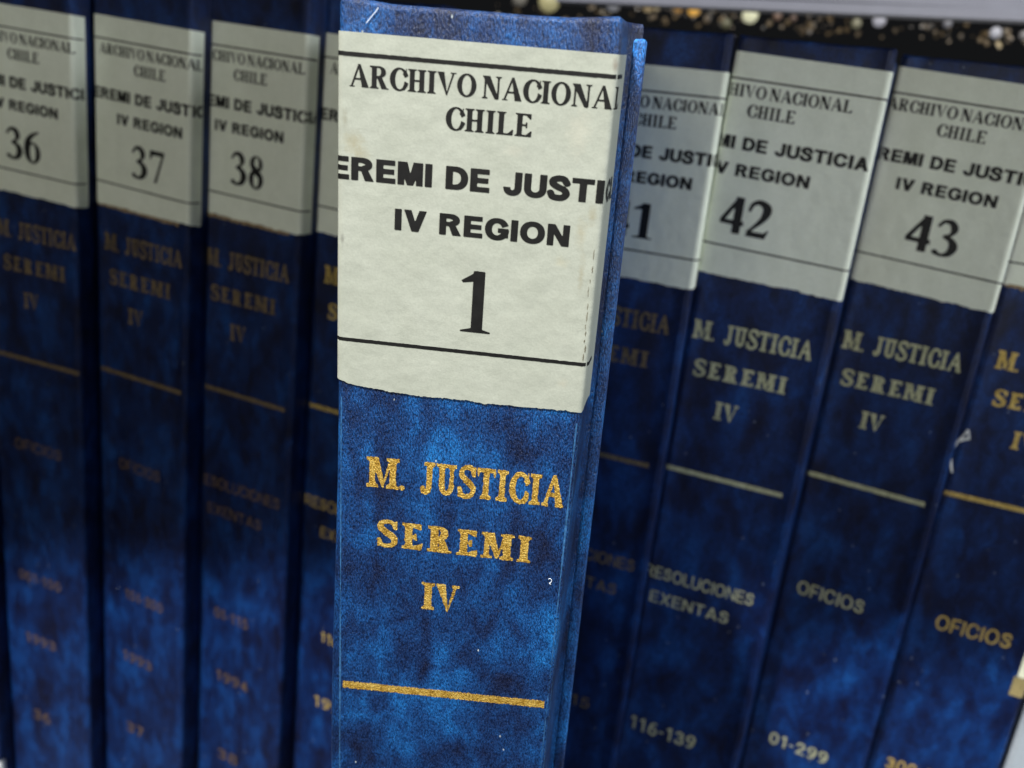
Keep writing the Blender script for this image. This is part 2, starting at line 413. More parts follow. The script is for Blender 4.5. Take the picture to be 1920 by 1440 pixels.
class Sans:
    def __init__(s, w=.22, k=1.0): s.w, s.k = w, k
    def ring(s, X, Y, cx, cy, rx, ry): return D(ell(X, Y, cx, cy, rx, ry, 2.15), ell(X, Y, cx, cy, rx - s.w, ry - s.w * .92, 2.1))
    def glyph(s, c, X, Y):
        w = s.w; h = w * .86; k = s.k
        B = lambda x0, y0, x1, y1: box(X, Y, x0 * k, y0, x1 * k, y1)
        if c == 'I': return box(X, Y, 0, 0, w, 1), w
        if c == 'E':
            W_ = .66 * k; return U(box(X, Y, 0, 0, w, 1), box(X, Y, 0, 0, W_, h), box(X, Y, 0, 1 - h, W_ - .02, 1), box(X, Y, 0, .5 - h / 2, W_ - .05, .5 + h / 2)), W_
        if c == 'F':
            W_ = .62 * k; return U(box(X, Y, 0, 0, w, 1), box(X, Y, 0, 1 - h, W_, 1), box(X, Y, 0, .47 - h / 2, W_ - .07, .47 + h / 2)), W_
        if c == 'L':
            W_ = .60 * k; return U(box(X, Y, 0, 0, w, 1), box(X, Y, 0, 0, W_, h)), W_
        if c == 'T':
            W_ = .74 * k; return U(box(X, Y, W_ / 2 - w / 2, 0, W_ / 2 + w / 2, 1), box(X, Y, 0, 1 - h, W_, 1)), W_
        if c == 'D':
            W_ = .76 * k; f = D(poly(X, Y, [(0, 0), (W_ * .5, 0), (W_ * .5, 1), (0, 1)]), poly(X, Y, [(w, h), (W_ * .5, h), (W_ * .5, 1 - h), (w, 1 - h)]))
            return U(f, I(s.ring(X, Y, W_ * .45, .5, W_ * .55, .5), X - W_ * .45)), W_
        if c == 'R':
            W_ = .76 * k
            f = U(box(X, Y, 0, 0, w, 1), box(X, Y, 0, 1 - h, W_ * .5, 1), box(X, Y, 0, .42, W_ * .5, .42 + h * .9))
            f = U(f, I(s.ring(X, Y, W_ * .48, .71, W_ * .46, .29), X - W_ * .48))
            f = D(f, box(X, Y, w, .42 + h * .9, W_ * .5, 1 - h))
            return U(f, poly(X, Y, [(W_ * .42, .48), (W_ * .42 + w * 1.0, .50), (W_ + .02, 0), (W_ + .02 - w * 1.28, 0)])), W_ + .02
        if c == 'M':
            W_ = .86 * k; return U(box(X, Y, 0, 0, w * .95, 1), box(X, Y, W_ - w * .95, 0, W_, 1), poly(X, Y, [(0, 1), (w * 1.35, 1), (W_ / 2 + w * .42, 0), (W_ / 2 - w * .42, 0)]), poly(X, Y, [(W_, 1), (W_ - w * 1.35, 1), (W_ / 2 - w * .42, 0), (W_ / 2 + w * .42, 0)])), W_
        if c == 'N':
            W_ = .76 * k; return U(box(X, Y, 0, 0, w * .95, 1), box(X, Y, W_ - w * .95, 0, W_, 1), poly(X, Y, [(0, 1), (w * 1.05, 1), (W_, 0), (W_ - w * 1.05, 0)])), W_
        if c == 'V':
            W_ = .80 * k; return U(poly(X, Y, [(0, 1), (w * 1.08, 1), (W_ / 2 + w * .5, 0), (W_ / 2 - w * .5, 0)]), poly(X, Y, [(W_, 1), (W_ - w * 1.08, 1), (W_ / 2 - w * .5, 0), (W_ / 2 + w * .5, 0)])), W_
        if c == 'X':
            W_ = .78 * k; return U(poly(X, Y, [(0, 1), (w * 1.2, 1), (W_, 0), (W_ - w * 1.2, 0)]), poly(X, Y, [(W_, 1), (W_ - w * 1.2, 1), (0, 0), (w * 1.2, 0)])), W_
        if c == 'A':
            W_ = .82 * k; return U(poly(X, Y, [(0, 0), (w * 1.06, 0), (W_ / 2 + w * .5, 1), (W_ / 2 - w * .5, 1)]), poly(X, Y, [(W_, 0), (W_ - w * 1.06, 0), (W_ / 2 - w * .5, 1), (W_ / 2 + w * .5, 1)]), box(X, Y, W_ * .22, .2, W_ * .78, .2 + h)), W_
        if c == 'U':
            W_ = .76 * k; return U(box(X, Y, 0, .38, w, 1), box(X, Y, W_ - w, .38, W_, 1), I(s.ring(X, Y, W_ / 2, .38, W_ / 2, .40), .385 - Y)), W_
        if c == 'J':
            W_ = .62 * k; return U(box(X, Y, W_ - w, .33, W_, 1), I(s.ring(X, Y, W_ / 2, .34, W_ / 2, .36), .345 - Y)), W_
        if c == 'O': W_ = .86 * k; return s.ring(X, Y, W_ / 2, .5, W_ / 2, .52), W_
        if c in 'CG':
            W_ = .82 * k; f = s.ring(X, Y, W_ / 2 + .01, .5, W_ / 2 + .01, .52)
            f = D(f, poly(X, Y, [(W_ * .55, .52), (W_ * 1.4, .86), (W_ * 1.4, .20 if c == 'C' else .5)]))
            if c == 'G': f = U(f, box(X, Y, W_ * .55, .5 - h * .7, W_, .5 + h * .25), box(X, Y, W_ - w * .8, .12, W_, .5))
            return f, W_
        if c == 'S':
            r = w * .5; q = k * .98
            return brush(X, Y, [(.60 * q, .72, r), (.50 * q, .88, r), (.33 * q, .915, r), (.15 * q, .84, r), (.13 * q, .68, r), (.32 * q, .54, r), (.52 * q, .44, r), (.60 * q, .28, r), (.50 * q, .12, r), (.33 * q, .085, r), (.14 * q, .13, r), (.07 * q, .28, r)]), .70 * q
        if c == '-': return box(X, Y, .02, .36, .30, .36 + h), .34
        r = w * .5
        if c == '0': return s.ring(X, Y, .31, .5, .30, .51), .62
        if c == '1': return U(box(X, Y, .22, 0, .22 + w, 1), poly(X, Y, [(.04, .70), (.04, .84), (.24, 1), (.3, 1), (.3, .82)])), .50
        if c == '2': return U(brush(X, Y, [(.09, .70, r), (.17, .88, r), (.34, .91, r), (.50, .80, r), (.49, .62, r), (.32, .40, r), (.12, .12, r)]), box(X, Y, .02, 0, .60, h)), .62
        if c == '3': return brush(X, Y, [(.09, .78, r), (.28, .91, r), (.48, .80, r), (.45, .62, r), (.28, .53, r), (.48, .44, r), (.53, .26, r), (.40, .10, r), (.22, .09, r), (.08, .22, r)]), .62
        if c == '5': return U(box(X, Y, .10, 1 - h, .56, 1), box(X, Y, .10, .52, .10 + w * .8, 1), brush(X, Y, [(.14, .56, r), (.34, .60, r), (.50, .46, r), (.51, .26, r), (.38, .10, r), (.20, .09, r), (.08, .20, r)])), .62
        if c == '7': return U(box(X, Y, .04, 1 - h, .58, 1), poly(X, Y, [(.16, 0), (.16 + w, 0), (.58, .86), (.58, 1), (.38, .9)])), .62
        if c in '69':
            if c == '9': X, Y = .62 - X, 1 - Y
            return U(s.ring(X, Y, .31, .31, .29, .32), brush(X, Y, [(.13, .36, r), (.15, .62, r), (.28, .86, r), (.48, .90, r)])), .62
        if c == '8': return U(s.ring(X, Y, .31, .735, .25, .28), s.ring(X, Y, .31, .28, .29, .30)), .62
        if c == '4': return U(box(X, Y, .32, 0, .32 + w, 1), box(X, Y, .02, .22, .60, .22 + h), poly(X, Y, [(.02, .38), (.02, .22), (.2, .22), (.48, 1), (.33, 1)])), .62
        return np.full(X.shape, -1.), .36

def march(X, Y, Fv):
    """filled outline of Fv > 0 as quads and small polygons; returns V, F"""
    ny, nx = Fv.shape
    ins = Fv > 0
    full = ins[:-1, :-1] & ins[1:, :-1] & ins[:-1, 1:] & ins[1:, 1:]
    anyi = ins[:-1, :-1] | ins[1:, :-1] | ins[:-1, 1:] | ins[1:, 1:]
    V = []; F = []
    ids = -np.ones(Fv.shape, int)
    # horizontal runs of full cells, split every four cells
    for j in range(ny - 1):
        row = full[j]; i = 0
        while i < nx - 1:
            if row[i]:
                k = i
                while k < nx - 1 and row[k] and k - i < 4: k += 1
                b = len(V)
                V += [(X[j, i], Y[j, i]), (X[j, k], Y[j, k]), (X[j + 1, k], Y[j + 1, k]), (X[j + 1, i], Y[j + 1, i])]
                F.append((b, b + 1, b + 2, b + 3)); i = k
            else: i += 1
    part = anyi & ~full
    for j, i in zip(*np.nonzero(part)):
        cs = [(j, i), (j, i + 1), (j + 1, i + 1), (j + 1, i)]
        pts = []
        for a in range(4):
            p, q = cs[a], cs[(a + 1) % 4]
            fp, fq = Fv[p], Fv[q]
            if fp > 0: pts.append((X[p], Y[p]))
            if (fp > 0) != (fq > 0):
                t = fp / (fp - fq)
                pts.append((X[p] + t * (X[q] - X[p]), Y[p] + t * (Y[q] - Y[p])))
        if len(pts) >= 3:
            b = len(V); V += pts; F.append(tuple(range(b, b + len(pts))))
    return V, F

GCACHE = {}
def glyph_mesh(font, fkey, c, cells, rough):
    key = (fkey, c, cells, rough)
    if key not in GCACHE or rough:
        step = 1.0 / cells
        xs = np.arange(-.08, 1.14, step); ys = np.arange(-.08, 1.10, step)
        X, Y = np.meshgrid(xs, ys)
        f, w = font.glyph(c, X, Y)
        if rough:                      # ragged foil edge: smoothed random field
            nz = rng.normal(0, 1, f.shape)
            for _ in range(2):
                nz = (nz + np.roll(nz, 1, 0) + np.roll(nz, -1, 0) + np.roll(nz, 1, 1) + np.roll(nz, -1, 1)) / 5
            f = f + nz * rough
            holes = nz < -1.25 * nz.std() * 2.5
            f = np.where(holes, -np.abs(f) - .005, f)
        V, F = march(X, Y, f)
        GCACHE[key] = (V, F, w)
    return GCACHE[key]

FONTS = {
    'serif': Serif(.205, .078, .045, .085), 'serif_num': Serif(.205, .06, .03, .07),
    'slab': Serif(.215, .135, .11, .10), 'slab_wide': Serif(.25, .12, .10, .095),
    'sans': Sans(.262, 1.08), 'thin': Sans(.155, .98), 'num': Sans(.155, .9),
}

def text_uv(text, fkey, u0, u1, base, cap, slope=0.0, gap=.10, space=.36, cells=34, rough=0.0, anchor=None):
    """lettering in spine coordinates: u right, v down; fitted between u0 and u1"""
    font = FONTS[fkey]
    x = 0.0; items = []
    for i, c in enumerate(text):
        if c == ' ': x += space; continue
        V, F, w = glyph_mesh(font, fkey, c, cells, rough)
        items.append((V, F, x)); x += w + gap
    tot = x - gap
    sx = (u1 - u0) / tot
    VV = []; FF = []
    for V, F, xo in items:
        b = len(VV)
        for (px, py) in V:
            u = u0 + (px + xo) * sx
            VV.append((u, base - py * cap + slope * u))
        FF += [tuple(b + k for k in f) for f in F]
    return VV, FF

def rule_uv(u0, u1, v, th, slope=0.0, wob=0.0, step=1.0):
    n = max(2, int((u1 - u0) / step)); V = []; F = []
    for i in range(n + 1):
        u = u0 + (u1 - u0) * i / n
        w = rng.normal(0, wob, 2) if wob else (0, 0)
        V += [(u, v - th / 2 + slope * u + w[0]), (u, v + th / 2 + slope * u + w[1])]
    for i in range(n): F.append((2 * i, 2 * i + 1, 2 * i + 3, 2 * i + 2))
    return V, F

# ------------------------------------------------------------------ spine profile (half, mirrored)
class Profile:
    def __init__(s, pts):
        s.P = np.array(pts, float); s.lim = 26.0 if s.P[-1][0] > 28 else 99
        d = np.hypot(*np.diff(s.P, axis=0).T)
        s.a = np.concatenate([[0], np.cumsum(d)])
    def at(s, u, off=0.0):
        sg = 1 if u >= 0 else -1
        a = min(abs(u), s.a[-1] - 1e-6)
        i = int(np.searchsorted(s.a, a, side='right') - 1); i = min(i, len(s.P) - 2)
        t = (a - s.a[i]) / (s.a[i + 1] - s.a[i])
        p = s.P[i] * (1 - t) + s.P[i + 1] * t
        # smooth normal
        def nrm(k):
            k = max(0, min(len(s.P) - 2, k)); e = s.P[k + 1] - s.P[k]; e = e / np.hypot(*e); return np.array([e[1], -e[0]])
        n0 = nrm(i) + nrm(i - 1) if i > 0 else nrm(0) * 2
        n1 = nrm(i) + nrm(i + 1)
        n = n0 * (1 - t) + n1 * t; n /= np.hypot(*n)
        q = p + n * off
        if sg < 0: q[0] = min(q[0], s.lim)
        return sg * q[0], q[1]

def densify(pts, step):
    out = [pts[0]]
    for a, b in zip(pts[:-1], pts[1:]):
        n = max(1, int(math.hypot(b[0] - a[0], b[1] - a[1]) / step))
        for k in range(1, n + 1): out.append((a[0] + (b[0] - a[0]) * k / n, a[1] + (b[1] - a[1]) * k / n))
    return out

ROW_SMOOTH = [(0, 0), (8, 0), (16, 0), (23.6, 0), (24.3, .15), (24.8, .55), (25.05, 1.2), (25.1, 2.0), (25.1, 6), (25.05, 9), (24.3, 11), (24.2, 12.0), (24.6, 12.6)]
MAIN_SMOOTH = [(0, 0), (8, 0), (16, 0), (24.85, 0), (25.25, .22), (25.5, .75), (25.65, 1.6), (25.75, 2.5), (26.15, 5.5), (26.6, 8.3), (26.7, 9.8), (27.3, 11.2), (28.4, 12.0), (29.6, 12.4)]

def with_ridges(pts, ridges):
    """the cloth shows the edges of the boards under it as fine raised lines"""
    out = []
    for (x, y) in pts:
        if 17 < x < 23.6: continue
        if ridges[0][0] > 24 and 23 < x < 24.8: continue
        out.append((x, y))
        if x == 16:
            for (c, h) in ridges: out += [(c - .40, 0), (c - .12, -h), (c + .12, -h), (c + .38, 0)]
    return out

def shell(name, prof_pts, v0, v1, mat, parent, thick=2.4, peak=0.0, base=BASE, lean=0.0):
    """spine piece with a rolled head and tail, from v0 (head) to v1 (tail)"""
    prof = Profile(prof_pts)
    half = list(prof.a)
    us = [-a for a in half[::-1]] + half[1:]
    tu = max(half)
    rings = [(v1 - .0, -thick), (v1, -.9), (v1 - .25, -.3), (v1 - .9, 0.0)]
    nv = 26
    for k in range(1, nv): rings.append((v1 - .9 + (v0 + 1.1 - v1 + .9) * k / nv, 0.0))
    rings += [(v0 + 1.1, 0), (v0 + .35, -.18), (v0 + .05, -.6), (v0, -1.2), (v0 + .3, -thick), (v0 + 9, -thick)]
    V = []; F = []
    nu = len(us)
    for (v, off) in rings:
        for u in us:
            x, y = prof.at(u, off)
            dv = 0.0
            if v < v0 + 2 and peak: dv = -peak * math.exp(-((abs(x) - 24.6) / 1.3) ** 2) + .12 * math.sin(x * .9 + 1) * math.sin(x * .23)
            if x < -20 and prof.lim < 90:          # the shoulder swells below the paper label
                q = min(1, max(0, (v - 66) / 95)); x -= 1.5 * q * q * (3 - 2 * q) * min(1, max(0, (-x - 24.78) / .5))
            V.append((x / 1000, y / 1000, (base - v - dv) / 1000))
    for j in range(len(rings) - 1):
        for i in range(nu - 1):
            a = j * nu + i
            F.append((a, a + 1, a + nu + 1, a + nu))
    me = mesh_from(name, V, F, True)
    return link_obj(name, me, parent, mat)

def board_mesh(name, x_in, x_out, y0, y1, v0, v1, base, side):
    bm = bmesh.new()
    vs = [bm.verts.new((side * x / 1000, y / 1000, (base - v) / 1000)) for v in (v0, v1) for y in (y0, y1) for x in (x_in, x_out)]
    for f in ((0, 1, 3, 2), (4, 6, 7, 5), (0, 4, 5, 1), (2, 3, 7, 6), (0, 2, 6, 4), (1, 5, 7, 3)): bm.faces.new([vs[k] for k in f])
    bmesh.ops.recalc_face_normals(bm, faces=bm.faces)
    bmesh.ops.bevel(bm, geom=list(bm.edges), offset=.0009, segments=3, affect='EDGES', profile=.5)
    me = bpy.data.meshes.new(name); bm.to_mesh(me); bm.free()
    me.polygons.foreach_set('use_smooth', [True] * len(me.polygons))
    return me

def box_mesh(name, lo, hi, bevel=0.0, seg=2):
    bm = bmesh.new()
    bmesh.ops.create_cube(bm, size=1)
    for v in bm.verts: v.co = Vector([lo[i] + (v.co[i] + .5) * (hi[i] - lo[i]) for i in range(3)])
    if bevel: bmesh.ops.bevel(bm, geom=list(bm.edges), offset=bevel, segments=seg, affect='EDGES', profile=.5)
    me = bpy.data.meshes.new(name); bm.to_mesh(me); bm.free()
    if bevel: me.polygons.foreach_set('use_smooth', [True] * len(me.polygons))
    return me

def lay(name, uv, prof, off, mat, parent, base, clip=None):
    """lay flat (u, v) lettering on the spine surface"""
    V, F = uv
    if clip is not None:
        F = [f for f in F if all(abs(V[k][0]) < clip for k in f)]
    if not F: return None
    used = sorted({k for f in F for k in f}); mp = {k: i for i, k in enumerate(used)}
    VV = []
    for k in used:
        x, y = prof.at(V[k][0], off)
        VV.append((x / 1000, y / 1000, (base - V[k][1]) / 1000))
    me = mesh_from(name, VV, [tuple(mp[k] for k in reversed(f)) for f in F])
    return link_obj(name, me, parent, mat)

def label_mesh(prof, uL, uR, v0, v1, slope, base, off, tear, seed, torn_side=0.0):
    r = np.random.default_rng(seed)
    us = list(np.arange(uL, uR, .35)) + [uR]
    us = sorted(set([round(u, 4) for u in us]))
    nv = 60
    t1 = np.zeros(len(us)); t2 = np.zeros(len(us))
    walk = 0
    for i in range(len(us)):
        walk = walk * .93 + r.normal(0, tear * .4); t1[i] = walk + r.normal(0, tear * .35)
    V = []; F = []
    for j in range(nv + 1):
        a = j / nv
        for i, u in enumerate(us):
            vt = v0 + slope * u + r.normal(0, tear * .03)
            vb = v1 + slope * u + t1[i] - (1.3 * min(1, max(0, (-u - 15) / 10)) if torn_side else 0)
            # right end tears away upwards a little
            if torn_side and u > 25.2: vb -= torn_side * min(1, (u - 25.2) / 1.2)
            v = vt + (vb - vt) * a
            x, y = prof.at(u, off)
            V.append((x / 1000, y / 1000, (base - v) / 1000))
    n = len(us)
    for j in range(nv):
        for i in range(n - 1):
            a = j * n + i
            F.append((a, a + n, a + n + 1, a + 1))
    return mesh_from('paper_label', V, F, True)

# ------------------------------------------------------------------ a bound volume
def volume(nm, matrix, cfg):
    """cfg keys: main, v_top, base, dl, ls, sc, lr, num, gs, gold lines"""
    root = bpy.data.objects.new(nm, None); root.empty_display_size = .02
    COL.objects.link(root)
    root.matrix_world = matrix
    main = cfg.get('main', False)
    base = cfg.get('base', BASE); vt = cfg.get('v_top', -20.0); vb = base
    smooth = MAIN_SMOOTH if main else ROW_SMOOTH
    prof = Profile(smooth)
    ridged = with_ridges(smooth, [(22.7, .12)] if not main else [(24.4, .13)])
    cover = cfg.get('cover', CLOTH if main else CLOTH_SHADED)
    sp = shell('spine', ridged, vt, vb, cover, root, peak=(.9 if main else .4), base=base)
    depth = 225
    xo = 30.6 if main else 25.1
    xi = 27.6 if main else 22.6
    for sd in (-1, 1):
        me = board_mesh('cover_board', xi - (4.6 if main and sd < 0 else 0), xo - (5.0 if main and sd < 0 else 0), 11.5 if main else 12.3, depth, vt + 2.6, vb, base, sd)
        link_obj('cover_board', me, root, CLOTH_LIT if main and sd > 0 else cover)
    pb = link_obj('page_block', box_mesh('page_block', (-(xi - .4 - (4.6 if main else 0)) / 1000, .0135, .004), ((xi - .4) / 1000, (depth - 5) / 1000, (base - vt - 7) / 1000)), root, PAGES)
    fo = .05
    cl = 24.3
    cells = cfg.get('cells', 22)
    rough = .022 if main else 0.0
    gs = cfg.get('gs', 0.0)
    P2 = Profile(ridged)
    fl = cfg.get('foil', FOIL)
    for (txt, fk, u0, u1, b, cap, gap, spc) in cfg['gold']:
        fmat = cfg.get('foil_low', fl) if b > 150 else fl
        lay('stamped_lettering', text_uv(txt, fk, u0, u1, b, cap, cfg.get('gslope', 0), gap, spc, cells, rough), P2, fo, fmat, root, base)
    r0, r1, rv, rt = cfg.get('rule', (-24.1 + gs, 24 + gs, 140.4, 1.9))
    r0 = max(r0, -24.6); r1 = min(r1, 24.6)
    lay('stamped_rule', rule_uv(r0, r1, rv, rt, cfg.get('gslope', 0) + cfg.get('rslope', 0), .09 if main else .03, .25 if main else 1), P2, fo, cfg.get('foil_rule', fl), root, base)
    if cfg.get('label', True):
        dl, ls, k, lr = cfg['dl'], cfg['ls'], cfg['sc'], cfg['lr']
        ext = cfg.get('ext', 31.0)
        lab = link_obj('paper_label', label_mesh(prof, -ext, ext, dl - cfg.get('over', 8.5) * k, dl + cfg.get('under', 66) * k, lr, base, .30 if main else .22,   .13 if main else .2, cfg.get('seed', 1), 1.0 if main else 0), root, cfg.get('paper', PAPER))
        o2 = .35 if main else .27
        cells2 = 38 if main else 24
        def T(txt, fk, u0, u1, b, cap, gap, spc, cl2=cells2, cp=None):
            lay('printed_line', text_uv(txt, fk, u0 + ls, u1 + ls, dl + b * k, cap * k, lr, gap, spc, cl2, 0), prof, o2, INK, lab, base, cp or ext - .3)
        if cfg.get('print', True):
            T('ARCHIVO NACIONAL', 'serif', -23.4, 28.2, 5.65, 3.95, .035, .20)
            T('CHILE', 'serif', -5.2, 10.9, 11.8, 4.1, .05, .3)
            T('SEREMI DE JUSTICIA', 'sans', -31.3, 37.0, 22.75, 4.35, .075, .42)
            T('IV REGION', 'sans', -14.3, 19.6, 31.55, 4.15, .085, .40)
            n0, n1 = cfg['numx']
            lay('printed_number', text_uv(cfg['num'], 'serif_num', n0, n1, cfg.get('numv', dl + 50.9 * k), 12.6 * k, lr, .06, .3, 60 if main else 40, 0), prof, o2, INK, lab, base, ext - .3)
        hw = min(ext - .4, cfg.get('rw', 30))
        lay('ruled_line', rule_uv(-hw, hw, dl, .76 if main else .62, lr, .02, .5), prof, o2, INK, lab, base)
        lay('ruled_line', rule_uv(-hw, hw, dl + cfg.get('br', 55.6) * k, .76 if main else .62, lr, .02, .5), prof, o2, INK, lab, base)
    tag(root, cfg['label_text'], 'book', cfg.get('group'))
    return root

# --- the volume pulled out of the row, number 1
Rm = np.array([[0.9925574643219751, -0.0707370080763153, 0.09912595879556216],
               [0.10143904029130044, 0.930633956006467, -0.35161137784848023],
               [-0.06737804630224975, 0.3590497397522217, 0.9308831737980484]])
tm = np.array([-6.432694498379391, -57.23207343366826, 168.000964513353])
Rel = R.T @ Rm; pos = R.T @ (tm - T)
MB = BASE + 10
def frame_matrix(rel, p):
    Sm = np.array([[1, 0, 0], [0, 0, 1], [0, -1, 0]])
    M3 = Sm @ rel @ Sm.T
    mm = np.eye(4); mm[:3, :3] = M3; mm[:3, 3] = W(*p)
    return Matrix(mm.tolist())
main_m = frame_matrix(Rel, pos + Rel @ np.array([0, MB, 0]))
main_cfg = dict(main=True, base=MB, v_top=-9.8, dl=-.7, ls=0, sc=1.0, lr=.008, num='1', numx=(-.7, 5.6), numv=50.0, cells=46, ext=33.5, under=65.6, over=3.8, br=55.0, seed=5, paper=PAPER_OLD,
    rule=(-24.05, 24.02, 140.1, 2.0), rslope=-.028,
    gold=[('M.', 'slab', -18.7, -10.6, 87.4, 7.3, .06, .3), ('JUSTICIA', 'slab', -7.2, 23.7, 87.4, 7.4, .06, .3),
          ('SEREMI', 'slab_wide', -16.4, 17.7, 101.8, 6.5, .16, .3), ('IV', 'slab_wide', -6.0, 2.5, 117.0, 7.1, .06, .3)],
    label_text='blue marbled volume numbered 1, pulled forward out of the row and in sharp focus')
volume('book', main_m, main_cfg)

# --- the row behind
def row_matrix(x, dz, yaw, tilt):
    Ry = Matrix.Rotation(yaw, 4, 'Z') @ Matrix.Rotation(math.atan(tilt), 4, 'Y')
    return Matrix.Translation(W(x - (BASE - 300) * tilt, BASE, dz)) @ Ry

GRP = 'blue marbled volumes in the row behind'
def std_gold(gs, extra):
    return [('M.', 'slab', -18.7 + gs, -10.8 + gs, 87.1, 7.2, .06, .3), ('JUSTICIA', 'slab', -7.3 + gs, 23.6 + gs, 87.1, 7.2, .06, .3),
            ('SEREMI', 'slab_wide', -16.3 + gs, 17.4 + gs, 101.4, 6.4, .16, .3), ('IV', 'slab_wide', -6 + gs, 2.5 + gs, 116.8, 7.0, .06, .3)] + extra

row = [
 ('35', dict(x=-187.5, dz=-53, yaw=.02, tilt=.018, dl=2.5, ls=0, sc=1.0, lr=.031, gs=0, num='35', numx=(-8, 9)), [],
    'blue volume at the left edge, a small white sticker at its foot'),
 ('36', dict(x=-136.502, dz=-43.808, yaw=.023, tilt=.018, dl=3.155, ls=-2.4, sc=1.0, lr=.031, gs=.9, under=65, num='36', numx=(-10.6, 7.6)),
    [('OFICIOS', 'thin', -14, 13, 184.6, 5.2, .12, .3), ('001-150', 'num', -15.5, 10, 253, 5.2, .1, .3), ('1993', 'num', -13.3, 5.6, 287.5, 5.4, .1, .3), ('36', 'num', -10.5, .5, 332, 6, .1, .3)],
    'blue volume labelled 36, the leftmost number that can be read'),
 ('37', dict(x=-86.602, dz=-34.266, yaw=-.061, tilt=.022, dl=4.007, ls=1.8, sc=1.0, lr=.032, gs=-1.6, under=64.6, num='37', numx=(-5.0, 12.6)),
    [('OFICIOS', 'thin', -13.5, 10.6, 185.5, 5.2, .12, .3), ('151-300', 'num', -10.6, 12.7, 251.5, 5.2, .1, .3), ('1993', 'num', -12.5, 6.2, 286, 5.4, .1, .3), ('37', 'num', -10.5, 1, 327, 6, .1, .3)],
    'blue volume labelled 37, between the ones labelled 36 and 38'),
 ('38', dict(x=-37.598, dz=-25.707, yaw=-.075, tilt=.009, dl=1.725, ls=-3.8, sc=1.0, lr=.03, gs=-2.9, under=64.6, num='38', numx=(-9.8, 7.0)),
    [('RESOLUCIONES', 'thin', -26, 20.4, 186.4, 5.2, .10, .3), ('EXENTAS', 'thin', -19.6, 10.7, 199.5, 5.0, .12, .3), ('01-115', 'num', -15, 5, 252, 5.4, .1, .3), ('1994', 'num', -13.5, 6.1, 285.5, 5.6, .1, .3), ('38', 'num', -11.7, .8, 330, 6, .1, .3)],
    'blue volume labelled 38, left of the one hidden behind the pulled out book'),
 ('39', dict(x=12.0, dz=-17.5, yaw=-.06, tilt=.008, dl=2.0, ls=2, sc=1.0, lr=.03, gs=-.5, num='39', numx=(-4, 12)),
    [('RESOLUCIONES', 'thin', -24, 22.0, 186.8, 5.2, .10, .3), ('EXENTAS', 'thin', -15, 14, 199.8, 5.0, .12, .3), ('116-200', 'num', -12, 12, 252, 5.4, .1, .3), ('1994', 'num', -14, 6.5, 287, 5.8, .1, .3)],
    'blue volume mostly hidden by the left side of the pulled out book, beside number 38'),
 ('41', dict(x=112.4, dz=6.5, yaw=-.001, tilt=-.004, dl=.9, ls=-.6, sc=1.02, lr=.004, gs=-4.6, num='41', numx=(-10.5, 7.6)),
    [('RESOLUCIONES', 'thin', -25, 20, 187.5, 5.2, .10, .3), ('EXENTAS', 'thin', -17, 14, 200, 5.0, .12, .3), ('01-115', 'num', -15, 10, 258, 5.4, .1, .3)],
    'dark shadowed volume right of the pulled out book, only the 1 of its number showing'),
 ('42', dict(x=161.495, dz=9.868, yaw=-.021, tilt=.007, dl=-5.3, ls=-12.6, sc=1.03, lr=.042, gs=-4.0, num='42', numx=(-20.4, -3.2), under=66, ext=31),
    [('RESOLUCIONES', 'thin', -25.2, 18, 189.2, 5.4, .10, .3), ('EXENTAS', 'thin', -21.6, 10.2, 200.2, 5.2, .12, .3), ('116-139', 'num', -20.6, 7.5, 262.8, 6.6, .1, .3)],
    'blue volume labelled 42, its label set far to the left'),
 ('43', dict(x=211.673, dz=37.539, yaw=-.099, tilt=.011, dl=-6.2, ls=-2.6, sc=1.03, lr=.052, gs=-3.6, num='43', numx=(-9.6, 8.2), under=66),
    [('OFICIOS', 'thin', -17.9, 8.9, 193.6, 6.0, .12, .3), ('01-299', 'num', -14.8, 10.4, 268.3, 6.0, .1, .3)],
    'blue volume labelled 43, second from the right edge'),
 ('44', dict(x=263.504, dz=53.18, yaw=.012, tilt=.013, dl=-10.2, ls=1, sc=1.03, lr=.004, gs=-.4, num='44', numx=(-6, 12), under=63.5),
    [('OFICIOS', 'thin', -13.8, 14.8, 199.8, 6.6, .12, .3), ('300-599', 'num', -17, 11, 272, 6.0, .1, .3)],
    'blue volume at the right edge with a brown scorched label bottom'),
]
books = {}
for i, (n, c, extra, txt) in enumerate(row):
    cfg = dict(c)
    cfg.update(gold=std_gold(c['gs'], extra), label_text=txt, group=GRP, seed=20 + i, cells=20)
    if n in ('35', '36', '37', '38'): cfg.update(foil=FOIL_DIM, foil_low=FOIL_FAINT)
    elif n == '39': cfg.update(foil=FOIL_WARM, foil_low=FOIL_WARM)
    elif n == '41': cfg.update(foil=FOIL_DIM)  # dimmer foil puts this volume's deep shade into the lettering colour
    elif n == '44': cfg.update(foil=FOIL_WARM)
    else: cfg.update(foil=FOIL_PALE)
    mw_ = row_matrix(c['x'] - (.6 if n == '42' else 0), c['dz'], c['yaw'], c['tilt'])
    if n == '42': mw_ = mw_ @ Matrix.Diagonal((1.025, 1, 1, 1))     # a slightly thicker volume
    books[n] = volume('book', mw_, cfg)

# brown edge left where the label of number 44 was trimmed
BROWN = mat_plain('brown_glue_stain', (0.30, 0.21, 0.10), .6, noise=.5, scale=700)
prof_r = Profile(ROW_SMOOTH)
lay('glue_stain', rule_uv(-24.0, 24, 55.5, 1.7, .004, .35, .8), prof_r, .17, BROWN, books['44'], BASE)
for nb, vv, sl in (('38', 65.8, .03), ('37', 68.0, .032)):
    lay('glue_stain', rule_uv(-24.0, 20, vv + 1.1, 1.3, sl, .2, .9), prof_r, .07, BROWN, books[nb], BASE)

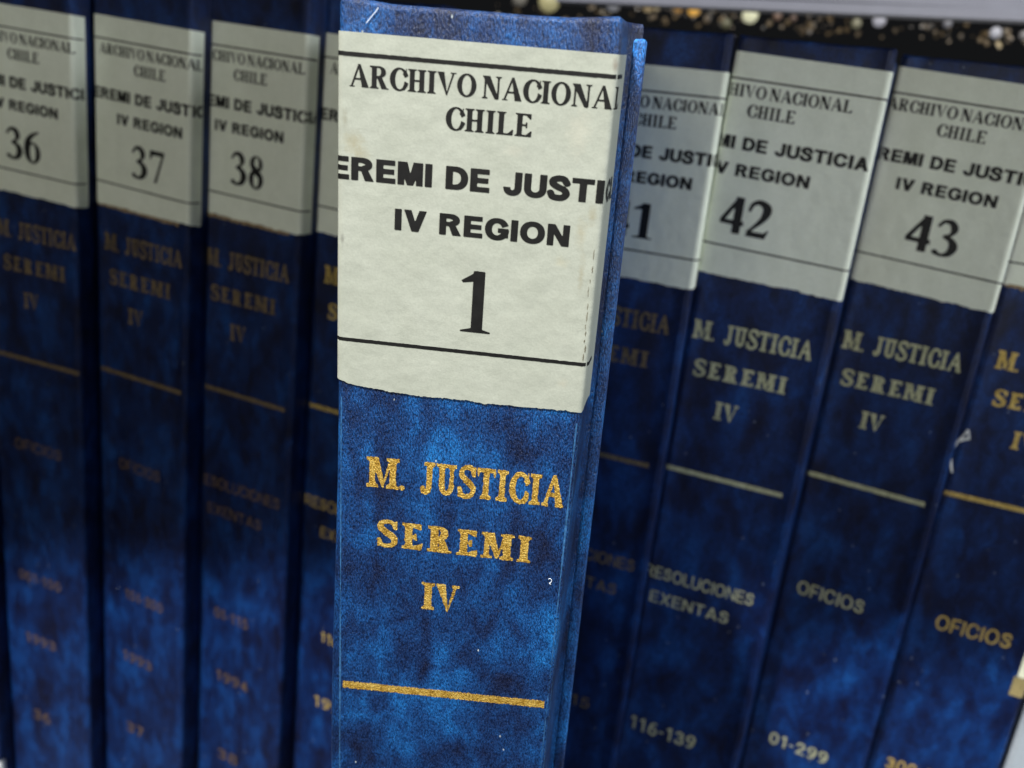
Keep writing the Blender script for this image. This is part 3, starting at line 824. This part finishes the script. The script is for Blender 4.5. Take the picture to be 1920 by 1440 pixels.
# small cream sticker over brown tape on the right edge of 44
CREAM = mat_plain('cream_sticker', (0.74, 0.76, 0.58), .5, noise=.06)
OLIVE = mat_plain('olive_tape', (0.27, 0.22, 0.10), .4, noise=.2)
V, F = rule_uv(20.6, 29.5, 204.0, 13.5, .0, .1, .6)
lay('cream_sticker', (V, F), prof_r, .2, CREAM, books['44'], BASE)
V, F = rule_uv(19.6, 29.5, 215.4, 8.8, .0, .1, .6)
lay('tape', (V, F), prof_r, .16, OLIVE, books['44'], BASE)
# white sticker at the foot of 35
WHITE = mat_plain('white_sticker', (0.72, 0.76, 0.76), .5, noise=.05)
lay('sticker', rule_uv(-16, 27.5, 366, 14, .0, .1, .6), prof_r, .2, WHITE, books['35'], BASE)

# grey cloth volume beyond 44
GREY = mat_plain('grey_cloth', (0.30, 0.34, 0.38), .7, noise=.12, scale=900, bump=.0002)
g = volume('book', row_matrix(319, 68, .01, .013), dict(gold=[], rule=(-20, 20, 60, 1.5), label=False, cover=GREY, gs=0, label_text='pale grey cloth volume cut off by the bottom right edge of the photograph'))

# ------------------------------------------------------------------ torn fibre stuck on the joint between 43 and 44
def tube(name, pts, rad, mat, parent=None):
    cu = bpy.data.curves.new(name, 'CURVE'); cu.dimensions = '3D'; cu.bevel_depth = rad; cu.bevel_resolution = 3
    sp = cu.splines.new('NURBS'); sp.points.add(len(pts) - 1)
    for p, q in zip(sp.points, pts): p.co = (*q, 1)
    sp.use_endpoint_u = True; sp.order_u = 3
    tmp = bpy.data.objects.new(name, cu); COL.objects.link(tmp)
    dg = bpy.context.evaluated_depsgraph_get()
    me = bpy.data.meshes.new_from_object(tmp.evaluated_get(dg))
    bpy.data.objects.remove(tmp, do_unlink=True)
    me.name = name
    return link_obj(name, me, parent, mat)
FIB = mat_plain('pale_fibre', (0.75, 0.78, 0.76), .6, noise=.2)
def on44(u, v, o=.5):
    x, y = prof_r.at(u, o); mw = books['44'].matrix_world
    return mw @ Vector((x / 1000, y / 1000, (BASE - v) / 1000))
fb = bpy.data.objects.new('torn_fibre', None); COL.objects.link(fb); fb.location = on44(-24, 125)
bpy.context.view_layer.update()
def fibre(nm, L, rad):
    o = tube(nm, [q - fb.location for q in L], rad, FIB); o.parent = fb; return o
fibre('fibre_strand', [on44(-23.6, 131.5), on44(-25.3, 127), on44(-25.2, 121), on44(-24.0, 116.5), on44(-21.8, 113.5)], .00034)
fibre('fibre_strand', [on44(-24.2, 118.2), on44(-22.6, 116.8), on44(-20.8, 116.2)], .00055)
fibre('fibre_strand', [on44(-24.0, 117.5), on44(-22.8, 114.5), on44(-22.2, 112.3), on44(-21.2, 115.8)], .0003)
tag(fb, 'pale curled wisp of torn fibre stuck on the blue joint beside number 43', 'fibre')

# tiny loop of lint on the pulled out volume
prof_m = Profile(MAIN_SMOOTH)
mwm = main_m
def onmain(u, v, o=.2):
    x, y = prof_m.at(u, o); return mwm @ Vector((x / 1000, y / 1000, (MB - v) / 1000))
pl = [onmain(22.4 + .42 * math.cos(a), 105.6 + .5 * math.sin(a)) for a in np.linspace(-2.4, 1.2, 9)] + [onmain(22.2, 106.4), onmain(22.7, 106.5)]
LINT = mat_plain('white_lint', (0.8, 0.85, 0.9), .5, noise=.05)
li = tube('lint', pl, .00006, LINT)
tag(li, 'tiny white curl of lint on the blue spine, right of the gold word SEREMI', 'lint')
hair = tube('hair', [onmain(-20.4, -3.9 - 2.4), onmain(-19.4, -7.6), onmain(-18.5, -8.6), onmain(-18.3, -9.0)], .00007, LINT)
tag(hair, 'fine pale hair lying on the blue head of the spine above the label', 'hair')

# ------------------------------------------------------------------ shelving
STEEL = mat_plain('grey_painted_steel', (0.13, 0.135, 0.165), .35, noise=.06, scale=60)
DARKM = mat_plain('dark_painted_steel', (0.03, 0.03, 0.032), .6, noise=.2, scale=60)
# front edge of the shelf above runs parallel to the row, out of the top of the photograph
L2 = np.array([KEY_DIR[0], -KEY_DIR[1], KEY_DIR[2]])
lampf = np.array([kp.x * 1000, BASE - kp.z * 1000, kp.y * 1000])      # lamp in the row frame
def edge_pt(x, v, z, top=-110.0):
    t = (v - top) / (v - lampf[1]); q = np.array([x, v, z]); q = q + (lampf - q) * t
    return np.array([q[0], 0, q[2]])
e0 = edge_pt(-136, 242, -44); e1 = edge_pt(263, 216, 53)
dirv = (e1 - e0) / np.linalg.norm(e1 - e0); nrm = np.array([-dirv[2], 0, dirv[0]])
def slab(name, a, b, depth, v0, v1, mat, parent=None):
    P = [a, b, b + nrm * depth, a + nrm * depth]
    V = [W(p[0], v, p[2]) for v in (v0, v1) for p in P]
    F = [(0, 3, 2, 1), (4, 5, 6, 7), (0, 1, 5, 4), (1, 2, 6, 5), (2, 3, 7, 6), (3, 0, 4, 7)]
    return link_obj(name, mesh_from(name, V, F), parent, mat)
sh = bpy.data.objects.new('steel_shelf', None); COL.objects.link(sh)
ea = e0 - dirv * 260; eb = e1 + dirv * 360
slab('shelf_board', ea, eb, 330, -112, -110, DARKM, sh)
slab('shelf_lip', ea, eb, 2, -135, -112.2, STEEL, sh)
fa = np.array([-420., 0, -150]); fb2 = np.array([560., 0, 95])
slab('shelf_board', fa + nrm * -60, fb2 + nrm * -60, 460, BASE + .3, BASE + 2.3, STEEL, sh)
tag(sh, 'steel shelf carrying the row of blue volumes', 'shelf')

# rails of the next shelving unit, seen above the book tops at the top right
def pix(px, py, z):
    ray = R.T @ np.array([(px - 960) / FPX, (py - 720) / FPX, 1.]); o = -R.T @ T
    return o + ray * (z - o[2]) / ray[2]
def rail(a, b, h, dpt, mat, name, parent):
    a = np.array(a); b = np.array(b); d = (b - a) / np.linalg.norm(b - a)
    bm = bmesh.new()
    P = []
    for p in (a, b):
        for (dv, dz) in ((-h, 0), (0, 0), (0, dpt), (-h, dpt)): P.append(bm.verts.new(W(p[0], p[1] + dv, p[2] + dz)))
    for f in ((0, 1, 2, 3), (7, 6, 5, 4), (0, 4, 5, 1), (1, 5, 6, 2), (2, 6, 7, 3), (3, 7, 4, 0)): bm.faces.new([P[k] for k in f])
    bmesh.ops.recalc_face_normals(bm, faces=bm.faces)
    bmesh.ops.bevel(bm, geom=list(bm.edges), offset=.0015, segments=2, affect='EDGES')
    me = bpy.data.meshes.new(name); bm.to_mesh(me); bm.free()
    return link_obj(name, me, parent, mat)
ru = bpy.data.objects.new('shelf_rail', None); COL.objects.link(ru)
ZR = 260.0
rail(pix(1330, -4, ZR), pix(2150, 36, ZR), 60, 12, STEEL, 'rail_face', ru)
tag(ru, 'broad pale grey steel shelf edge in the top right corner', 'shelf rail')
r2 = bpy.data.objects.new('shelf_rail', None); COL.objects.link(r2)
a, b = pix(1040, 6, ZR - 6), pix(2150, 55, ZR - 6)
rail(a, b, 7.0, 4, STEEL, 'rail_face', r2)
tag(r2, 'narrow grey steel strip just under the broad shelf edge at the top right', 'shelf rail')
lamp('rail_fill_lamp', W(330, -300, 120), W(250, -60, 265), 0.28, .3, .12, (.93, .95, 1.0))  # unseen light added only to brighten the rails

def glow(name, px, py, r, col, st, label, z=430.0, group=None, sq=1.0):
    mt, nt, bs = new_mat('glow_' + name)
    bs.inputs['Base Color'].default_value = (*[c * .15 for c in col], 1)
    bs.inputs['Emission Color'].default_value = (*col, 1)
    bs.inputs['Emission Strength'].default_value = st * .75
    c = pix(px, py, z); dist = (R @ c + T)[2]
    rr = r / FPX * dist / 1000
    bm = bmesh.new(); bmesh.ops.create_icosphere(bm, subdivisions=2, radius=rr)
    for v in bm.verts: v.co.z *= sq
    me = bpy.data.meshes.new(name); bm.to_mesh(me); bm.free()
    me.polygons.foreach_set('use_smooth', [True] * len(me.polygons))
    o = link_obj(name, me, None, mt); o.location = W(*c)
    tag(o, label, 'light', group)
LG = 'blurred points of light beyond the shelf'
for (px, py, r, col, st, lb) in [
    (1030, 2, 20, (.72, .66, .34), .5, 'pale yellow blur of light at the top edge, above the pulled out book'),
    (975, -4, 14, (.35, .33, .28), .4, 'dim grey blur of light at the top edge, leftmost above the pulled out book'),
    (1150, 8, 13, (.45, .46, .50), .45, 'grey blur of light just above the top right corner of the pulled out book'),
    (1216, 12, 10, (.72, .55, .30), .5, 'tan blur of light, first one right of the pulled out book'),
    (1272, 16, 8, (.70, .38, .10), .5, 'small orange blur of light left of the brightest orange one'),
    (1301, 19, 11, (.95, .52, .10), .8, 'bright orange blur of light, the strongest orange one'),
    (1335, 18, 6, (.45, .42, .36), .4, 'small grey blur of light right of the bright orange one'),
    (1407, 28, 15, (.86, .86, .58), .85, 'largest pale yellow white blur of light, above number 42'),
    (1362, 44, 9, (.22, .21, .12), .4, 'dim olive blur of light low between the orange and the large pale one'),
    (1458, 30, 8, (.32, .2, .14), .4, 'dim brown blur of light right of the large pale one'),
    (1488, 34, 6, (.25, .16, .12), .35, 'faintest brown blur of light beside another brown one'),
    (1649, 38, 12, (.62, .62, .70), .6, 'lilac white blur of light under the grey strip left of number 43'),
    (1606, 44, 9, (.42, .40, .26), .4, 'dim yellowish blur of light left of the lilac white one'),
    (1777, 44, 8, (.36, .36, .40), .4, 'small grey blur of light above number 43'),
    (1867, 61, 10, (.66, .67, .74), .6, 'lilac white blur of light nearest the right edge'),
    (1920, 66, 8, (.42, .40, .40), .4, 'grey blur of light cut by the right edge')]:
    glow('distant_light', px, py, r, col, st, lb, group=LG)

# a band of small blurred glints among the points of light
GL, nt_, b_ = new_mat('glinting_clutter')
tcg = N(nt_, 'ShaderNodeTexCoord'); ng = N(nt_, 'ShaderNodeTexNoise', i_Scale=55, i_Detail=2); nt_.links.new(tcg.outputs['Object'], ng.inputs['Vector'])
rg = ramp(nt_, [(.38, (.012, .009, .006)), (.5, (.10, .07, .035)), (.60, (.16, .15, .14)), (.7, (.5, .4, .22))]); nt_.links.new(ng.outputs['Fac'], rg.inputs[0])
nt_.links.new(rg.outputs[0], b_.inputs['Base Color']); b_.inputs['Roughness'].default_value = .3
lamp('glint_fill_lamp', W(330, -330, 330), W(180, -60, 460), .55, .25, .25, (1.0, .93, .8))  # unseen light added so the small glints show up
bm = bmesh.new()
rr_ = random.Random(3)
for k in range(150):
    px = rr_.uniform(930, 2000); py = (px - 930) * .062 + rr_.uniform(-6, 26) + (8 if px < 1150 else 0)
    c = pix(px, py, 440 + rr_.uniform(0, 60)); s_ = .0007 + .0028 * rr_.random() ** 2
    mt4 = Matrix.Translation(W(*c)) @ Matrix.Rotation(rr_.uniform(0, 3), 4, 'Y') @ Matrix.Rotation(rr_.uniform(0, 3), 4, 'X') @ Matrix.Diagonal((s_ * rr_.uniform(.7, 2), s_, s_ * rr_.uniform(.6, 1.6), 1))
    bmesh.ops.create_cube(bm, size=1, matrix=mt4)
me = bpy.data.meshes.new('glinting_clutter'); bm.to_mesh(me); bm.free()
gl = link_obj('glinting_clutter', me, None, GL)
tag(gl, 'dim brown and grey blurred glints strung out behind the book tops', None, None, 'stuff')

# the fold of the front label is cracked along its right edge
CRACK = mat_plain('dark_crack', (0.16, 0.145, 0.10), .8, noise=.4, scale=900)
cr = np.random.default_rng(4); V = []; F = []
v_ = 31.0
while v_ < 53.5:
    ln = cr.uniform(.5, 2.2); wd_ = cr.uniform(.035, .10) * (1.6 if v_ > 49 else 1); u_ = 24.55 + cr.normal(0, .10) - (53 - v_) * .008
    b = len(V); n_ = 4
    for k in range(n_ + 1):
        t = k / n_; uu = u_ + cr.normal(0, .04); w_ = wd_ * math.sin(math.pi * (.12 + .76 * t))
        V += [(uu - w_, v_ + ln * t), (uu + w_, v_ + ln * t)]
    for k in range(n_): F.append((b + 2 * k, b + 2 * k + 2, b + 2 * k + 3, b + 2 * k + 1))
    v_ += ln + cr.uniform(.1, 1.3)
mlab = [o for o in bpy.data.objects['book'].children if o.name.startswith('paper_label')][0]
ck = lay('crease', (V, [tuple(reversed(f)) for f in F]), prof_m, .36, CRACK, mlab, MB)

# rubbed, paler cloth along the board edges of the front spine
RUB = mat_plain('rubbed_pale_cloth', (0.035, 0.12, 0.27), .45, noise=.6, scale=900)
prof_rd = Profile(with_ridges(MAIN_SMOOTH, [(24.4, .13)]))
mbook = bpy.data.objects['book']
for (uu, v0_, ww) in ((-24.75, 67, .14), (24.75, 67.5, .16), (25.6, 68, .10)):
    V = []; F = []; n_ = 300; rr2 = np.random.default_rng(int(abs(uu) * 100) + (uu > 0))
    wk = 0
    for k in range(n_ + 1):
        v_ = v0_ + (398 - v0_) * k / n_; wk = wk * .9 + rr2.normal(0, .02); hw_ = max(.02, ww * (.75 + .5 * rr2.random()) / 1.0 + wk)
        V += [(uu - hw_, v_), (uu + hw_, v_)]
    for k in range(n_): F.append((2 * k, 2 * k + 1, 2 * k + 3, 2 * k + 2))
    lay('rubbed_edge', (V, F), prof_rd, .04, RUB, mbook, MB)
